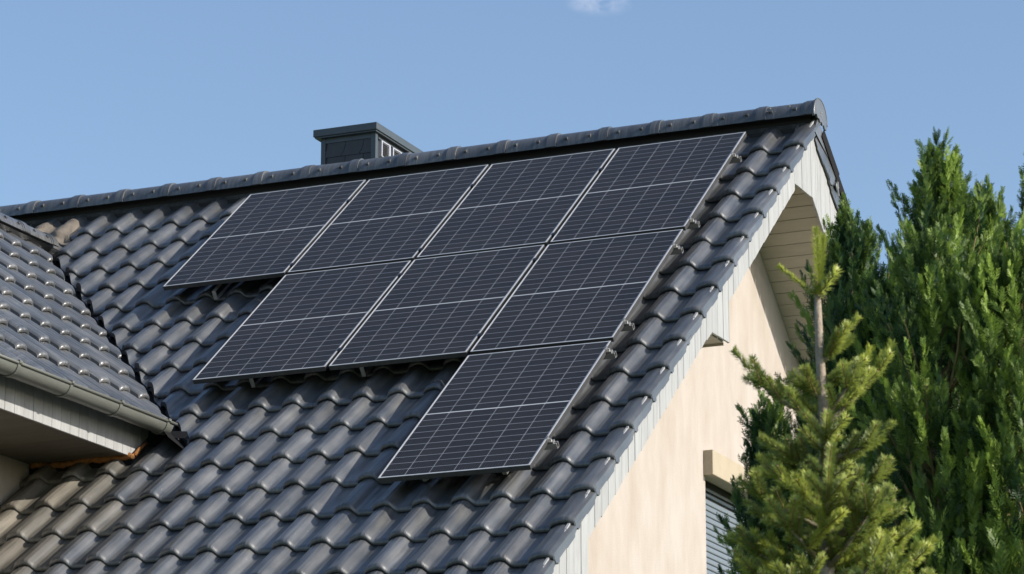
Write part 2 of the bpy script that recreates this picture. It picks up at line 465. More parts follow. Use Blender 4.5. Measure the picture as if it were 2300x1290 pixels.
vdir = Vector((1, 1, 0)).normalized()
main_cut = [(Vector((VAL + 0.02, 0, 0)), -vdir)]       # keep x+y > VAL+0.02
wing_cut = [(Vector((VAL - 0.125, 0, 0)), vdir)]        # keep x+y < VAL-0.125
def hidden_by_panel(u, v):
    for i, j in PANELS:
        pu, pv = panel_uv(i, j)
        if pu + 0.10 < u + 0.25 and u < pu + PW + 0.02 and pv - 0.35 < v < pv + PH - 0.25: return True
    return False
field = []; ntile = 0
rnd = random.Random(3)
def jig(mw, a=0.004):
    """tiny laying inaccuracy"""
    return mw @ Matrix.Translation((rnd.gauss(0, 0.0012), rnd.gauss(0, 0.002), rnd.gauss(0, 0.0006))) @ Matrix.Rotation(rnd.gauss(0, a), 4, 'Z') @ Matrix.Rotation(rnd.gauss(0, a * 0.6), 4, 'Y')
for r in range(0, 17):
    v = 0.009 + COURSE * r
    for k in range(-22, 13):
        u = 1.087 + TW * k
        mw = MAIN.mat(u, v, nb)
        c = MAIN.p(u + 0.06, v - 0.2, nb)
        s_ = c.x + c.y
        if (r <= 10 and s_ < VAL - 0.55) or (r > 10 and u < -0.35): continue
        mw = jig(mw)
        me = me_tile
        if r <= 10 and s_ < VAL + 0.75:
            me = clipped(me_tile, mw, main_cut)
            if me is None: continue
        vis_left = u > 0.02 + (6.0 - v) * -0.35 if v > 4.4 else True
        if hidden_by_panel(u, v) or r > 15 or (r >= 12 and u < 0.75 * (v - 4.75) - 0.35):
            field.append((me, mw)); continue
        if me is me_tile and r >= 10:
            e_ = u - 0.16 * (v - 4.2) + rnd.uniform(-0.12, 0.12)
            if e_ < 0.42: me = me_dust
            elif e_ < 0.80: me = me_dust2
        link('roof_tile', me, main_roof, mw); ntile += 1
o = link('hidden_tile_field', join_meshes(field, 'hidden_tile_field', M_TILE), main_roof); o['kind'] = 'stuff'
for r in range(0, 17):
    link('verge_tile', me_verge, main_roof, jig(MAIN.mat(1.087 + TW * 13, 0.009 + COURSE * r, nb), 0.003))
print('main tiles', ntile)

# ---- rear slope
deck = MB()
deck.poly_prism([REAR.p(-u, v, nb - 0.006) for u, v in uvp], REAR.N * -0.03)
rear_roof = deck.build('rear_roof', M_TILE, house)
bm = bmesh.new(); bm.from_mesh(me_verge)
bmesh.ops.scale(bm, vec=(-1, 1, 1), verts=bm.verts); bmesh.ops.reverse_faces(bm, faces=bm.faces)
# the rear flange hangs deeper
for w in bm.verts:
    if abs(w.co.x) > 0.06 and w.co.z < 0.013: w.co.z -= 0.13
me_rv = me_verge.copy(); me_rv.name = 'rear_verge_tile'; bm.to_mesh(me_rv); bm.free(); me_rv.shade_smooth(); me_rv.set_sharp_from_angle(angle=R_(50))
for r in range(0, 17):
    link('verge_tile', me_rv, rear_roof, REAR.mat(-4.571, 0.009 + COURSE * r, nb))
items = []
for r in range(0, 17):
    for k in range(1, 7):
        items.append((me_tile, REAR.mat(-4.571 + TW * k - 0.12, 0.009 + COURSE * r, nb)))
o = link('rear_tile_field', join_meshes(items, 'rear_tile_field', M_TILE), rear_roof); o['kind'] = 'stuff'
bt = MB()                                              # old batten ends seen between flange and boards
for r in range(0, 9):
    p0 = REAR.p(-XF, 0.05 + COURSE * r, nb - 0.06); bt.obox(p0, (-0.3, 0, 0), REAR.V * 0.05, REAR.N * 0.03)
bt.build('batten_ends', M_WOOD, rear_roof)

tr = MB()                                              # black edge trim along the rear verge
for r in range(0, 17):
    v0 = -0.42 + COURSE * r
    tr.poly_prism([REAR.p(-4.657, v0 + 0.01, nb + 0.082 - 0.020), REAR.p(-4.657, v0 + COURSE + 0.035, nb + 0.108 - 0.020), REAR.p(-4.657, v0 + COURSE + 0.035, nb - 0.005), REAR.p(-4.657, v0 + 0.01, nb - 0.025)], (0.006 + 0.001 * (r % 2), 0, 0))
tr.build('verge_trim', M_MATT, rear_roof)
# ---- ridge
def half_tube(x0, x1, r, yc, zc, a0=3, a1=177, seg=18, th=0.012, bow=0.0):
    """half round shell along x (closed), returned as MB"""
    b = MB(); n = seg + 1
    for xx, rr in ((x0, r), (x1, r), (x1, r - th), (x0, r - th)):
        for i in range(n):
            t = R_(a0 + (a1 - a0) * i / seg)
            bo = bow * math.cos(2 * t) if xx == x1 else 0
            b.v.append(Vector((xx + bo, yc - math.cos(t) * rr, zc + math.sin(t) * rr)))
    for k in range(4):
        k2 = (k + 1) % 4
        for i in range(seg):
            b.f.append((k * n + i, k * n + i + 1, k2 * n + i + 1, k2 * n + i)[::-1])
    b.f.append((0, n, 2 * n, 3 * n)); b.f.append((n - 1, 4 * n - 1, 3 * n - 1, 2 * n - 1))
    return b
rv = MB()
rv.box(-6.5, 4.60, YR - 0.05, YR + 0.05, Z0 + 0.02, Z0 + 0.25)
ridge = rv.build('ridge', M_BLACK, house)
CAPL = 0.4365; RC = 0.145; ZC = Z0 + 0.192
def ridge_tile_mesh():
    b = half_tube(-CAPL - 0.01, 0.0, RC, 0, 0, th=0.012)
    c = half_tube(-0.062, 0.012, RC + 0.011, 0, 0, th=0.014, bow=0.006)
    n = len(b.v); b.v += c.v; b.f += [tuple(i + n for i in f) for f in c.f]
    d = half_tube(-0.085, -0.058, RC + 0.005, 0, 0, th=0.008)
    n = len(b.v); b.v += d.v; b.f += [tuple(i + n for i in f) for f in d.f]
    # small moulded lugs on both flanks
    for xx in (-0.15, -0.345):
        for sy in (-1, 1):
            for a in (28,):
                t = R_(a); y = -sy * math.cos(t) * -1; 
                ctr = Vector((xx, sy * math.cos(t) * (RC - 0.004), math.sin(t) * (RC - 0.004)))
                nrm = Vector((0, sy * math.cos(t), math.sin(t))); tan = Vector((0, -sy * math.sin(t), math.cos(t)))
                q = [ctr - tan * 0.02, ctr + Vector((0.020, 0, 0)) - tan * 0.012 + nrm * 0.014, ctr + Vector((0.020, 0, 0)) + tan * 0.010 + nrm * 0.014, ctr + tan * 0.018]
                b.poly_prism([ctr - tan * 0.018, ctr + tan * 0.018, ctr + tan * 0.006 + nrm * 0.020, ctr - tan * 0.010 + nrm * 0.020], (0.022, 0, 0))
    me = mesh('ridge_tile', b.v, b.f, M_TILE, True); me.set_sharp_from_angle(angle=R_(38)); return me
me_cap = ridge_tile_mesh()
for k in range(-15, 11):
    x1 = 0.325 + CAPL * k
    if x1 > 4.69 or x1 < -6.2: continue
    link('ridge_tile', me_cap, ridge, Matrix.Translation((min(x1, 4.645), YR, ZC)) @ Matrix.Rotation(rnd.gauss(0, 0.004), 4, 'Z') @ Matrix.Rotation(rnd.gauss(0, 0.003), 4, 'Y'))
link('ridge_tile', me_cap, ridge, Matrix.Translation((4.640, YR, ZC)))
# end disc with a broken lower edge
pts = []
for i in range(25):
    t = R_(-6 + 192 * i / 24); pts.append((4.652, YR - math.cos(t) * 0.163, ZC + 0.004 + math.sin(t) * 0.163))
rag = [(0.14, -0.05), (0.10, -0.045), (0.085, -0.02), (0.05, -0.035), (0.03, -0.012), (-0.01, -0.022), (-0.03, 0.0), (-0.07, -0.004), (-0.09, 0.022), (-0.13, 0.01)]
pts += [(4.652, YR + dy, ZC + dz) for dy, dz in rag]
e = MB().poly_prism(pts, (0.014, 0, 0)); eo = e.build('ridge_end_disc', M_TILE, ridge)
rim = []
for i in range(25):
    t = R_(-6 + 192 * i / 24); rim.append((4.664, YR - math.cos(t) * 0.160, ZC + 0.004 + math.sin(t) * 0.160))
MB().tube(rim, 0.006, 6).build('end_disc_rim', M_TILE, ridge, True)
sb = MB()
for dz in (0.035, 0.062): sb.tube([(4.664, YR + 0.02, ZC + dz), (4.670, YR + 0.02, ZC + dz)], 0.007, 8)
sb.build('screws', M_SCREW, ridge)
lb = MB()                                              # lichen specks on the last ridge tiles
lr = random.Random(4)
for i in range(34):
    a = R_(lr.uniform(25, 150)); x = 4.62 - abs(lr.gauss(0, 0.6)); q = lr.uniform(0.003, 0.008)
    c = Vector((x, YR - math.cos(a) * (RC + 0.001), ZC + math.sin(a) * (RC + 0.001)))
    lb.box(c.x - q, c.x + q, c.y - q * 0.8, c.y + q * 0.8, c.z - q * 0.6, c.z + q * 0.6)
o = lb.build('lichen_specks', M_LICH, ridge); o['kind'] = 'stuff'
# storm clip of the topmost verge tiles on the rear side
cl = MB()
for r in range(0, 5):
    p = REAR.p(-4.664, 0.02 + COURSE * r, nb - 0.03)
    cl.obox(p, REAR.V * 0.012, (0.012, 0, 0), (0, 0.01, -0.11)); cl.obox(p, REAR.V * 0.06, (0.004, 0, 0), REAR.N * -0.05)
cl.build('storm_clips', M_STEEL, rear_roof)

# ------------------------------------------------------------------ wing (cross gable on the left)
XWR = -1.8                                             # wing ridge
VW0 = -1.252
nbw = NW_CREST - A_T - LIFT
deck = MB()
deck.poly_prism([WING.p(-6.5, VW0 - 0.05, nbw - 0.006), WING.p(-6.5, 2.5, nbw - 0.006), WING.p(-2.87, 2.46, nbw - 0.006), WING.p(0.12, VW0 - 0.05, nbw - 0.006)], WING.N * -0.03)
wing_roof = deck.build('wing_roof', M_DECK, house)
deck2 = MB()
mir = lambda p: Vector((2 * XWR - p.x, p.y, p.z))
deck2.poly_prism([mir(WING.p(-6.5, VW0 - 0.05, nbw + 0.03)), mir(WING.p(-6.5, 2.5, nbw + 0.03)), mir(WING.p(-2.2, 2.5, nbw + 0.03)), mir(WING.p(0.12, VW0 - 0.05, nbw + 0.03))], (0, 0, -0.04))
deck2.build('wing_rear_roof', M_TILE, house)
field = []; nw = 0
for j in range(0, 9):
    v = 2.51 - COURSE * j
    for k in range(-11, 16):
        u = -3.73 + TW * k
        mw = jig(WING.mat(u, v, nbw))
        c = WING.p(u + 0.06, v - 0.2, nbw); s_ = c.x + c.y
        if s_ > VAL + 0.45: continue
        me = me_tile
        if s_ > VAL - 0.85:
            me = clipped(me_tile, mw, wing_cut)
            if me is None: continue
        # far left tiles lie outside the picture
        if u < -1.62 - 0.95 * (v + 0.8): field.append((me, mw)); continue
        link('roof_tile', me, wing_roof, mw); nw += 1
print('wing tiles', nw)
o = link('wing_tile_field', join_meshes(field, 'wing_tile_field', M_TILE), wing_roof); o['kind'] = 'stuff'
# wing ridge tiles, along y
ZWC = Z0 - 0.245 - 0.062
for k in range(0, 15):
    y1 = -0.20 - CAPL * k
    mw = Matrix.Translation((XWR, y1, ZWC)) @ Matrix.Rotation(R_(90), 4, 'Z') @ Matrix.Diagonal((1, 0.85, 0.80, 1))
    link('ridge_tile', me_cap, wing_roof, mw)
# valley metal
vm = MB()
zb = lambda x, y: Z0 + TT * y + (nb + 0.012) / CT       # main base height
def vstrip(s0, s1, lift):
    a = []
    for x in (-1.95, 1.34):
        pass
pA = [(-1.99, VAL + 1.99), (1.33, VAL - 1.33)]
def mainz(x, y, n): return Z0 + TT * y + n / CT
def wingz(x, y, n): return Z0 - TT * x + n / CT
va, vb_, vc = [], [], []
for (x, y) in pA:
    vb_.append(Vector((x, y, mainz(x, y, nb + 0.004))))
    q = (x + 0.075, y + 0.075); va.append(Vector((*q, mainz(*q, nb - 0.002))))
    q = (x - 0.11, y - 0.11); vc.append(Vector((*q, wingz(*q, nbw + 0.022))))
vm.v = [va[0], va[1], vb_[1], vb_[0], vc[0], vc[1]]
vm.f = [(0, 3, 2, 1), (3, 4, 5, 2)]
vm.build('valley_flashing', M_FLASH, house)

# crumpled flashing where the wing ridge meets the main slope
b = MB(); nxp, nyp = 18, 14
fr = random.Random(5)
for i in range(nyp + 1):
    for j in range(nxp + 1):
        s, t = j / nxp, i / nyp
        u = -2.23 + 0.42 * s + 0.10 * t; v = -0.36 + 0.44 * t + 0.05 * s
        k = (u - 1.087) / TW; x = (k - math.floor(k + 0.3)) * TW
        yy = (0.009 - v) % COURSE
        h = prof(x) + LIFT * (1 - yy / COURSE) + 0.012
        edge = min(s, 1 - s, t, 1 - t)
        h += 0.005 * math.sin(9 * u + 14 * v) * math.sin(22 * v) + fr.gauss(0, 0.002)
        if t > 0.55 and s < 0.55: h += 0.05 * (t - 0.55) * (0.55 - s) * 2
        wob = 0.018 * math.sin(11 * s + 3) if i == nyp else 0
        b.v.append(MAIN.p(u + (0.02 * math.sin(8 * t) if j == nxp else 0), v + wob, nb + h))
for i in range(nyp):
    for j in range(nxp):
        a = i * (nxp + 1) + j; b.f.append((a, a + nxp + 1, a + nxp + 2, a + 1))
o = b.build('ridge_flashing', M_LEAD, house, True)
md = o.modifiers.new('solid', 'SOLIDIFY'); md.thickness = 0.004

# gutter
gx, gz, gr = 1.092, Z0 - 2.632, 0.071
y0, y1 = -6.6, -3.19
def gut_profile(r, a0=180, a1=360, n=14): return [(gx + r * math.cos(R_(a0 + (a1 - a0) * i / n)), gz + r * math.sin(R_(a0 + (a1 - a0) * i / n))) for i in range(n + 1)]
outer = gut_profile(gr); inner = gut_profile(gr - 0.004)[::-1]
g = MB(); ring = outer + inner; n = len(ring)
for yy in (y0, y1): g.v += [Vector((x, yy, z + 0.003 * (yy + 3.1))) for x, z in ring]
for i in range(n):
    j = (i + 1) % n; g.f.append((i, j, n + j, n + i))
g.f.append(tuple(range(n))[::-1]); g.f.append(tuple(range(n, 2 * n)))
gutter = g.build('gutter', M_GUT, house, True); gutter.data.set_sharp_from_angle(angle=R_(40))
MB().tube([(gx + gr + 0.004, y0, gz + 0.006 + 0.003 * (y0 + 3.1)), (gx + gr + 0.004, y1 + 0.03, gz + 0.006)], 0.011, 8).build('rolled_rim', M_GUT, gutter, True)
for yb in (-3.27, -3.905, -4.54, -5.175, -5.81):
    b = MB(); ring = gut_profile(gr + 0.007) ; inn = gut_profile(gr + 0.002)[::-1]; rr = ring + inn; n = len(rr)
    dz = 0.003 * (yb + 3.1)
    for yy in (yb - 0.016, yb + 0.016): b.v += [Vector((x, yy, z + dz)) for x, z in rr]
    for i in range(n):
        j = (i + 1) % n; b.f.append((i, j, n + j, n + i))
    b.f.append(tuple(range(n))[::-1]); b.f.append(tuple(range(n, 2 * n)))
    b.box(gx + gr - 0.012, gx + gr + 0.020, yb - 0.016, yb + 0.016, gz + dz + 0.004, gz + dz + 0.022)
    b.box(0.96, gx - gr + 0.004, yb - 0.013, yb + 0.013, gz + dz - 0.004, gz + dz + 0.002)
    b.build('bracket', M_GUT, gutter)
# downturned metal apron where the gutter ends on the main tiles
ap = MB(); ap.v = [MAIN.p(1.02, 4.06, nb + 0.07), MAIN.p(1.20, 4.06, nb + 0.05), MAIN.p(1.26, 4.16, nb + 0.045), MAIN.p(1.12, 4.19, nb + 0.072), MAIN.p(1.02, 4.15, nb + 0.082)]
ap.f = [(0, 1, 2, 3, 4)]
o = ap.build('gutter_apron', M_FLASH, house); md = o.modifiers.new('solid', 'SOLIDIFY'); md.thickness = 0.004

# wing eave boards
XFW = 0.93
ZSOF = Z0 - 2.862
bk = MB()
ytop = -3.20
bk.poly_prism([(XFW - 0.045, -6.5, ZSOF + 0.004), (XFW - 0.045, -3.36, ZSOF + 0.004), (XFW - 0.045, -3.09, Z0 - 2.62), (XFW - 0.045, -6.5, Z0 - 2.55)], (0.024, 0, 0))
wf = bk.build('wing_fascia', M_GAP, house)
BW = 0.114
ye = -3.09
cutz = lambda y: Z0 + TT * y - 0.185
yy = -3.125
while yy > -6.5:
    a, c = yy - BW + 0.0035, yy
    pts = []
    zt = Z0 - 2.60
    lo_a, lo_c = max(ZSOF - 0.004, cutz(a)), max(ZSOF - 0.004, cutz(c))
    pts = [(XFW - 0.02, a, lo_a)]
    ycross = (ZSOF - 0.004 - Z0 + 0.185) / TT
    if a < ycross < c: pts.append((XFW - 0.02, ycross, ZSOF - 0.004))
    pts += [(XFW - 0.02, c, lo_c), (XFW - 0.02, c, zt), (XFW - 0.02, a, zt)]
    if lo_a < zt - 0.01 and lo_c < zt - 0.002:
        add_bevel(MB().poly_prism(pts, (0.018 + fr.gauss(0, 0.0008), 0, 0)).build('board', M_BOARD, wf), 0.002)
    yy -= BW
bk = MB(); bk.box(0.13, XFW - 0.022, -6.5, -3.40, ZSOF + 0.016, ZSOF + 0.03)
ws = bk.build('wing_soffit', M_GAP, house)
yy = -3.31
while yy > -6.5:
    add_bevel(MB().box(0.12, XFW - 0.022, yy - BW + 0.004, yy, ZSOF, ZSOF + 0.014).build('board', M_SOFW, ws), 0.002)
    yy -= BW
MB().box(-3.72, 0.13, -6.2, -2.6, 0.0, ZSOF + 0.01).build('wing_wall', M_WALL, house)
wg = MB()                                              # wing gable and its verge boards, turned to the street
wg.poly_prism([(0.13, -6.2, ZSOF + 0.012), (-3.72, -6.2, ZSOF + 0.012), (XWR, -6.2, ZSOF + 0.012 + TT * 1.92)], (0, 0.25, 0))
wg.build('wing_gable_wall', M_WALL, house)
for sg in (-1, 1):
    e0 = Vector((XWR, -6.53, Z0 - 0.36)); e1 = Vector((XWR + sg * 2.78, -6.53, Z0 - 0.36 - TT * 2.78))
    MB().poly_prism([e0, e1, e1 - Vector((0, 0, 0.24)), e0 - Vector((0, 0, 0.24))], (0, 0.025, 0)).build('wing_verge_board', M_BOARD, house)
MB().box(-6.9, 4.56, -5.75, -5.72, Z0 - 5.02, Z0 - 4.84).build('eave_board', M_BOARD, house)
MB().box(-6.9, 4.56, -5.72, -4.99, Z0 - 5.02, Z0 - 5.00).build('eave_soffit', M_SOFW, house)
# orange foam bead between tiles and soffit
b = MB(); nseg = 40
fo = random.Random(11); pts = []; rad = []
for i in range(nseg + 1):
    t = i / nseg; u = 0.16 + 0.80 * t
    pts.append((u, -3.372 + fo.gauss(0, 0.004), ZSOF - 0.012 + fo.gauss(0, 0.004) - (0.012 if 0.1 < t < 0.45 else 0)))
    rad.append(0.017 + 0.012 * fo.random())
b.tube(pts, rad, 7).tube([(0.955, -3.35, ZSOF), (0.958, -3.29, ZSOF + 0.055), (0.957, -3.20, ZSOF + 0.115)], [0.018, 0.014, 0.010], 7)
b.build('foam_seal', M_FOAM, house, True)
bb = MB(); bb.box(0.02, 0.93, -3.36, -3.33, ZSOF - 0.14, ZSOF + 0.01); bb.build('dark_upstand', M_FLASH, house)

# ------------------------------------------------------------------ gable: wall, boards, soffit
n_top = -0.152
ztop = lambda y: Z0 + (TT * y if y <= YR else TT * (2 * YR - y)) + n_top / CT
# window opening in the wall
WY0, WY1, WZ0, WZ1 = -0.54, 0.72, Z0 - 4.25, Z0 - 2.70
YL_, YH_ = -5.0, 6.0
zw = lambda y: Z0 + (TT * y if y <= YR else TT * (2 * YR - y)) - 0.30
w = MB(); ex = (-0.30, 0, 0)
w.poly_prism([(XW, YL_, 0), (XW, WY0, 0), (XW, WY0, zw(WY0)), (XW, YL_, zw(YL_))], ex)
w.poly_prism([(XW, WY0, WZ1), (XW, WY1, WZ1), (XW, WY1, zw(WY1)), (XW, YR, zw(YR)), (XW, WY0, zw(WY0))], ex)
w.poly_prism([(XW, WY0, 0), (XW, WY1, 0), (XW, WY1, WZ0), (XW, WY0, WZ0)], ex)
w.poly_prism([(XW, WY1, 0), (XW, YH_, 0), (XW, YH_, zw(YH_)), (XW, WY1, zw(WY1))], ex)
gable_wall = w.build('gable_wall', M_WALL, house)
w = MB(); w.box(-7, XW - 0.302, -4.99, -4.7, 0, Z0 - 4.2); w.build('front_wall', M_WALL, house)
w = MB(); w.box(-7, XW - 0.302, 5.7, 5.99, 0, Z0 - 4.2); w.build('rear_wall', M_WALL, house)
# roller shutter
add_bevel(MB().box(XW - 0.05, XW + 0.075, -0.575, 0.76, Z0 - 2.737, Z0 - 2.553).build('shutter_box', M_LINT, house), 0.004)
b = MB(); b.box(XW - 0.20, XW - 0.12, WY0, WY1, WZ0, WZ1 - 0.002)
shutter = b.build('roller_shutter', M_RAILB, house)
zz = Z0 - 2.84
for i in range(32):
    z1 = zz - 0.0435 * i; b = MB()
    if z1 - 0.04 < WZ0: break
    prof_s = [(0.0, 0.0), (0.008, -0.004), (0.010, -0.012), (0.010, -0.029), (0.008, -0.037), (0.0, -0.0415)]
    b.poly_prism([(XW - 0.115 + px, WY0 + 0.02, z1 + pz) for px, pz in prof_s], (0, WY1 - WY0 - 0.04, 0))
    b.build('slat', M_SHUT, shutter)
b = MB(); b.box(XW - 0.115, XW - 0.08, WY0, WY0 + 0.018, WZ0, WZ1 - 0.004); b.box(XW - 0.115, XW - 0.08, WY1 - 0.018, WY1, WZ0, WZ1 - 0.004)
b.build('guide_rail', M_RAILB, shutter)
for zz_ in (Z0 - 2.765, Z0 - 2.805):
    MB().box(XW - 0.115, XW - 0.097, WY0 + 0.02, WY1 - 0.02, zz_ - 0.02, zz_).build('head_rail', M_SHUT, shutter)

# gable boards
nbot = -0.378
def zbot(y, right=False):
    e = 1e-6 if right else -1e-6
    y_ = y + e
    if y_ < -4.202: return Z0 - 4.60
    if -1.95 < y_ < -1.569:
        return min(Z0 - 2.033, Z0 + TT * y + nbot / CT) 
    if y_ < -0.042: return Z0 + TT * y + nbot / CT
    if y_ < 0.384: return Z0 - 0.463
    return Z0 - 0.463 - TT * (y - 0.384)
bks = sorted(set([-5.9, -4.202, -1.922, -1.569, -0.042, 0.384, YR, 5.6]))
edges = []
base = -4.202
ys = [base + BW * i for i in range(-15, 90)]
cut = sorted([y for y in ys if -5.75 < y < 5.4] + [-1.922, -1.569, -0.042, 0.384, YR])
cl_ = [cut[0]]
for c in cut[1:]:
    if c - cl_[-1] > 0.028 or c in (-1.569, YR, -0.042, 0.384): cl_.append(c)
bk = MB()
gf = None
boards = []
for a, c in zip(cl_[:-1], cl_[1:]):
    if c - a < 0.006: continue
    boards.append((a, c))
for a, c in boards:
    bk.poly_prism([(XF - 0.04, a, zbot(a, True) + 0.075), (XF - 0.04, c, zbot(c) + 0.075), (XF - 0.04, c, ztop(c) - 0.004), (XF - 0.04, a, ztop(a) - 0.004)], (0.02, 0, 0))
gf = bk.build('gable_fascia', M_GAP, house)
for a, c in boards:
    gp = 0.0032
    x0 = XF - 0.019; dx = 0.018 + fr.gauss(0, 0.0009)
    jz = fr.gauss(0, 0.0025)
    pts = [(x0, a + gp, zbot(a, True) + TT * gp * 0 + jz), (x0, c - gp, zbot(c) + jz), (x0, c - gp, ztop(c - gp)), (x0, a + gp, ztop(a + gp))]
    add_bevel(MB().poly_prism(pts, (dx, 0, 0)).build('board', M_BOARD, gf), 0.002)
# boxed purlin end
pb = MB(); pb.poly_prism([(XW + 0.002, -1.97, Z0 - 2.012), (XW + 0.002, -1.575, Z0 - 2.012), (XW + 0.002, -1.575, Z0 - 1.66), (XW + 0.002, -1.97, Z0 - 1.95)], (XF - 0.047 - XW, 0, 0))
po = pb.build('purlin_box', M_GAP, house)
for y_ in (-1.575, -1.689, -1.803):
    add_bevel(MB().box(XW + 0.002, XF - 0.045, y_ - BW + 0.004, y_, Z0 - 2.030, Z0 - 2.014).build('board', M_SOFF, po), 0.002)
MB().box(XW + 0.002, XF - 0.045, -1.575, -1.560, Z0 - 2.045, Z0 - 1.73).build('trim', M_SOFF, po)
# soffit of the rear slope seen through the gable opening
cs = -0.105
gs = MB()
sp = lambda y, x, d: Vector((x, y, Z0 - TT * y + cs + d))
gs.poly_prism([sp(0.20, XW, 0.024), sp(5.6, XW, 0.024), sp(5.6, XF - 0.045, 0.024), sp(0.20, XF - 0.045, 0.024)], (0, 0, 0.02))
gs.poly_prism([(XW, -5.6, Z0 - TT * 5.6 - 0.45), (XW, 0.19, Z0 + TT * 0.19 - 0.45), (XF - 0.045, 0.19, Z0 + TT * 0.19 - 0.45), (XF - 0.045, -5.6, Z0 - TT * 5.6 - 0.45)], (0, 0, 0.02))
gso = gs.build('gable_soffit', M_GAP, house)
FD = Vector((0, CT, -ST)); p0 = Vector((XW + 0.002, 0.215, Z0 - TT * 0.215 + cs))
for i in range(40):
    a = p0 + FD * (BW * i)
    add_bevel(MB().obox(a, (XF - 0.0235 - XW, 0, 0), FD * (BW - 0.004), Vector((0, ST, CT)) * (0.015 + fr.gauss(0, 0.001))).build('board', M_SOFF, gso), 0.002)

# ------------------------------------------------------------------ chimney
CX0, CX1, CY0, CY1 = 0.152, 0.655, 0.95, 2.10
ZT = Z0 + 0.731
b = MB(); b.box(CX0 + 0.012, CX1 - 0.012, CY0 + 0.012, CY1 - 0.012, Z0 - 0.9, ZT)
chim = b.build('chimney', M_SLATE, house)
cap = MB(); cap.box(0.098, 0.690, 0.90, 2.15, ZT, ZT + 0.062)
add_bevel(cap.build('cap', M_CHIM, chim), 0.003)
MB().box(0.110, 0.678, 0.912, 2.138, ZT - 0.012, ZT - 0.001).build('cap_underside', M_CHIM, chim)
for (x0, x1, ya, yb) in ((CX0 - 0.002, CX0 + 0.038, CY0 - 0.002, CY0 + 0.012), (CX1 - 0.040, CX1 + 0.002, CY0 - 0.002, CY0 + 0.012)):
    MB().box(x0, x1, ya, yb, Z0 - 0.5, ZT - 0.013).build('corner_trim', M_CHIM, chim)
for yb in (CY0 + 0.0125,):
    MB().box(CX1 - 0.011, CX1 + 0.002, yb, yb + 0.030, Z0 - 0.5, ZT - 0.013).build('corner_trim', M_CHIM, chim)
MB().box(CX1 - 0.011, CX1 + 0.001, CY1 - 0.04, CY1, Z0 - 0.5, ZT - 0.013).build('corner_trim', M_CHIM, chim)
MB().box(CX0 + 0.039, CX1 - 0.041, CY0 - 0.001, CY0 + 0.011, ZT - 0.055, ZT - 0.013).build('top_trim', M_CHIM, chim)
# slate shingles with curved side joints, front face
def shingle(xl, xr, zb_, zt_, bend):
    n = 8; pts = []
    for i in range(n + 1):
        t = i / n; pts.append((xl + bend * (-(1 - t) ** 2), CY0 + 0.002, zb_ + (zt_ - zb_) * t))
    for i in range(n, -1, -1):
        t = i / n; pts.append((xr + bend * (-(1 - t) ** 2), CY0 + 0.002, zb_ + (zt_ - zb_) * t))
    pts = [(min(max(x, CX0 + 0.039), CX1 - 0.041), y, z) for x, y, z in pts]
    return MB().poly_prism(pts, (0, 0.009, 0))
for row in range(4):
    zt_ = ZT - 0.058 - 0.125 * row
    for k in range(-1, 5):
        xl = CX0 + 0.04 + 0.168 * k + 0.02
        if xl + 0.165 < CX0 + 0.06 or xl > CX1 - 0.05: continue
        shingle(xl, xl + 0.164, zt_ - 0.121, zt_, 0.045).build('shingle', M_SLATE, chim)
# louvred vents on the right flank
for yv in (CY0 + 0.095, CY0 + 0.315, CY0 + 0.535, CY0 + 0.755):
    b = MB(); xs = CX1 + 0.002; zb_, zt_ = ZT - 0.195, ZT - 0.055; wv = 0.17
    b.box(xs - 0.02, xs + 0.012, yv, yv + 0.014, zb_, zt_); b.box(xs - 0.02, xs + 0.012, yv + wv - 0.022, yv + wv, zb_, zt_)
    b.box(xs - 0.02, xs + 0.012, yv + 0.014, yv + wv - 0.022, zt_ - 0.006, zt_); b.box(xs - 0.02, xs + 0.012, yv + 0.014, yv + wv - 0.022, zb_, zb_ + 0.006)
    for i in range(7):
        z = zb_ + 0.010 + i * 0.0178
        b.poly_prism([(xs + 0.010, yv + 0.014, z), (xs + 0.012, yv + 0.014, z), (xs - 0.004, yv + 0.014, z + 0.012), (xs - 0.006, yv + 0.014, z + 0.012)], (0, wv - 0.036, 0))
    b.build('louver', M_LOUV, chim)
MB().box(CX1 - 0.010, CX1 + 0.004, CY0 + 0.05, CY1 - 0.05, ZT - 0.052, ZT - 0.040).build('vent_rail', M_CHIM, chim)
fl = MB(); cxx, cyy = 0.60, 1.40
rr = [(0.075, 0), (0.075, 0.03), (0.068, 0.034), (0.062, 0.02)]
for r, h in rr:
    for k in range(20): fl.v.append(Vector((cxx + r * 0.6 * math.cos(k * math.pi / 10), cyy + r * math.sin(k * math.pi / 10), ZT + 0.062 + h)))
for i in range(3):
    for k in range(20): fl.f.append((i * 20 + k, i * 20 + (k + 1) % 20, (i + 1) * 20 + (k + 1) % 20, (i + 1) * 20 + k))
fl.f.append(tuple(range(60, 80)))
fl.build('flue_collar', M_LEAD, chim, True)

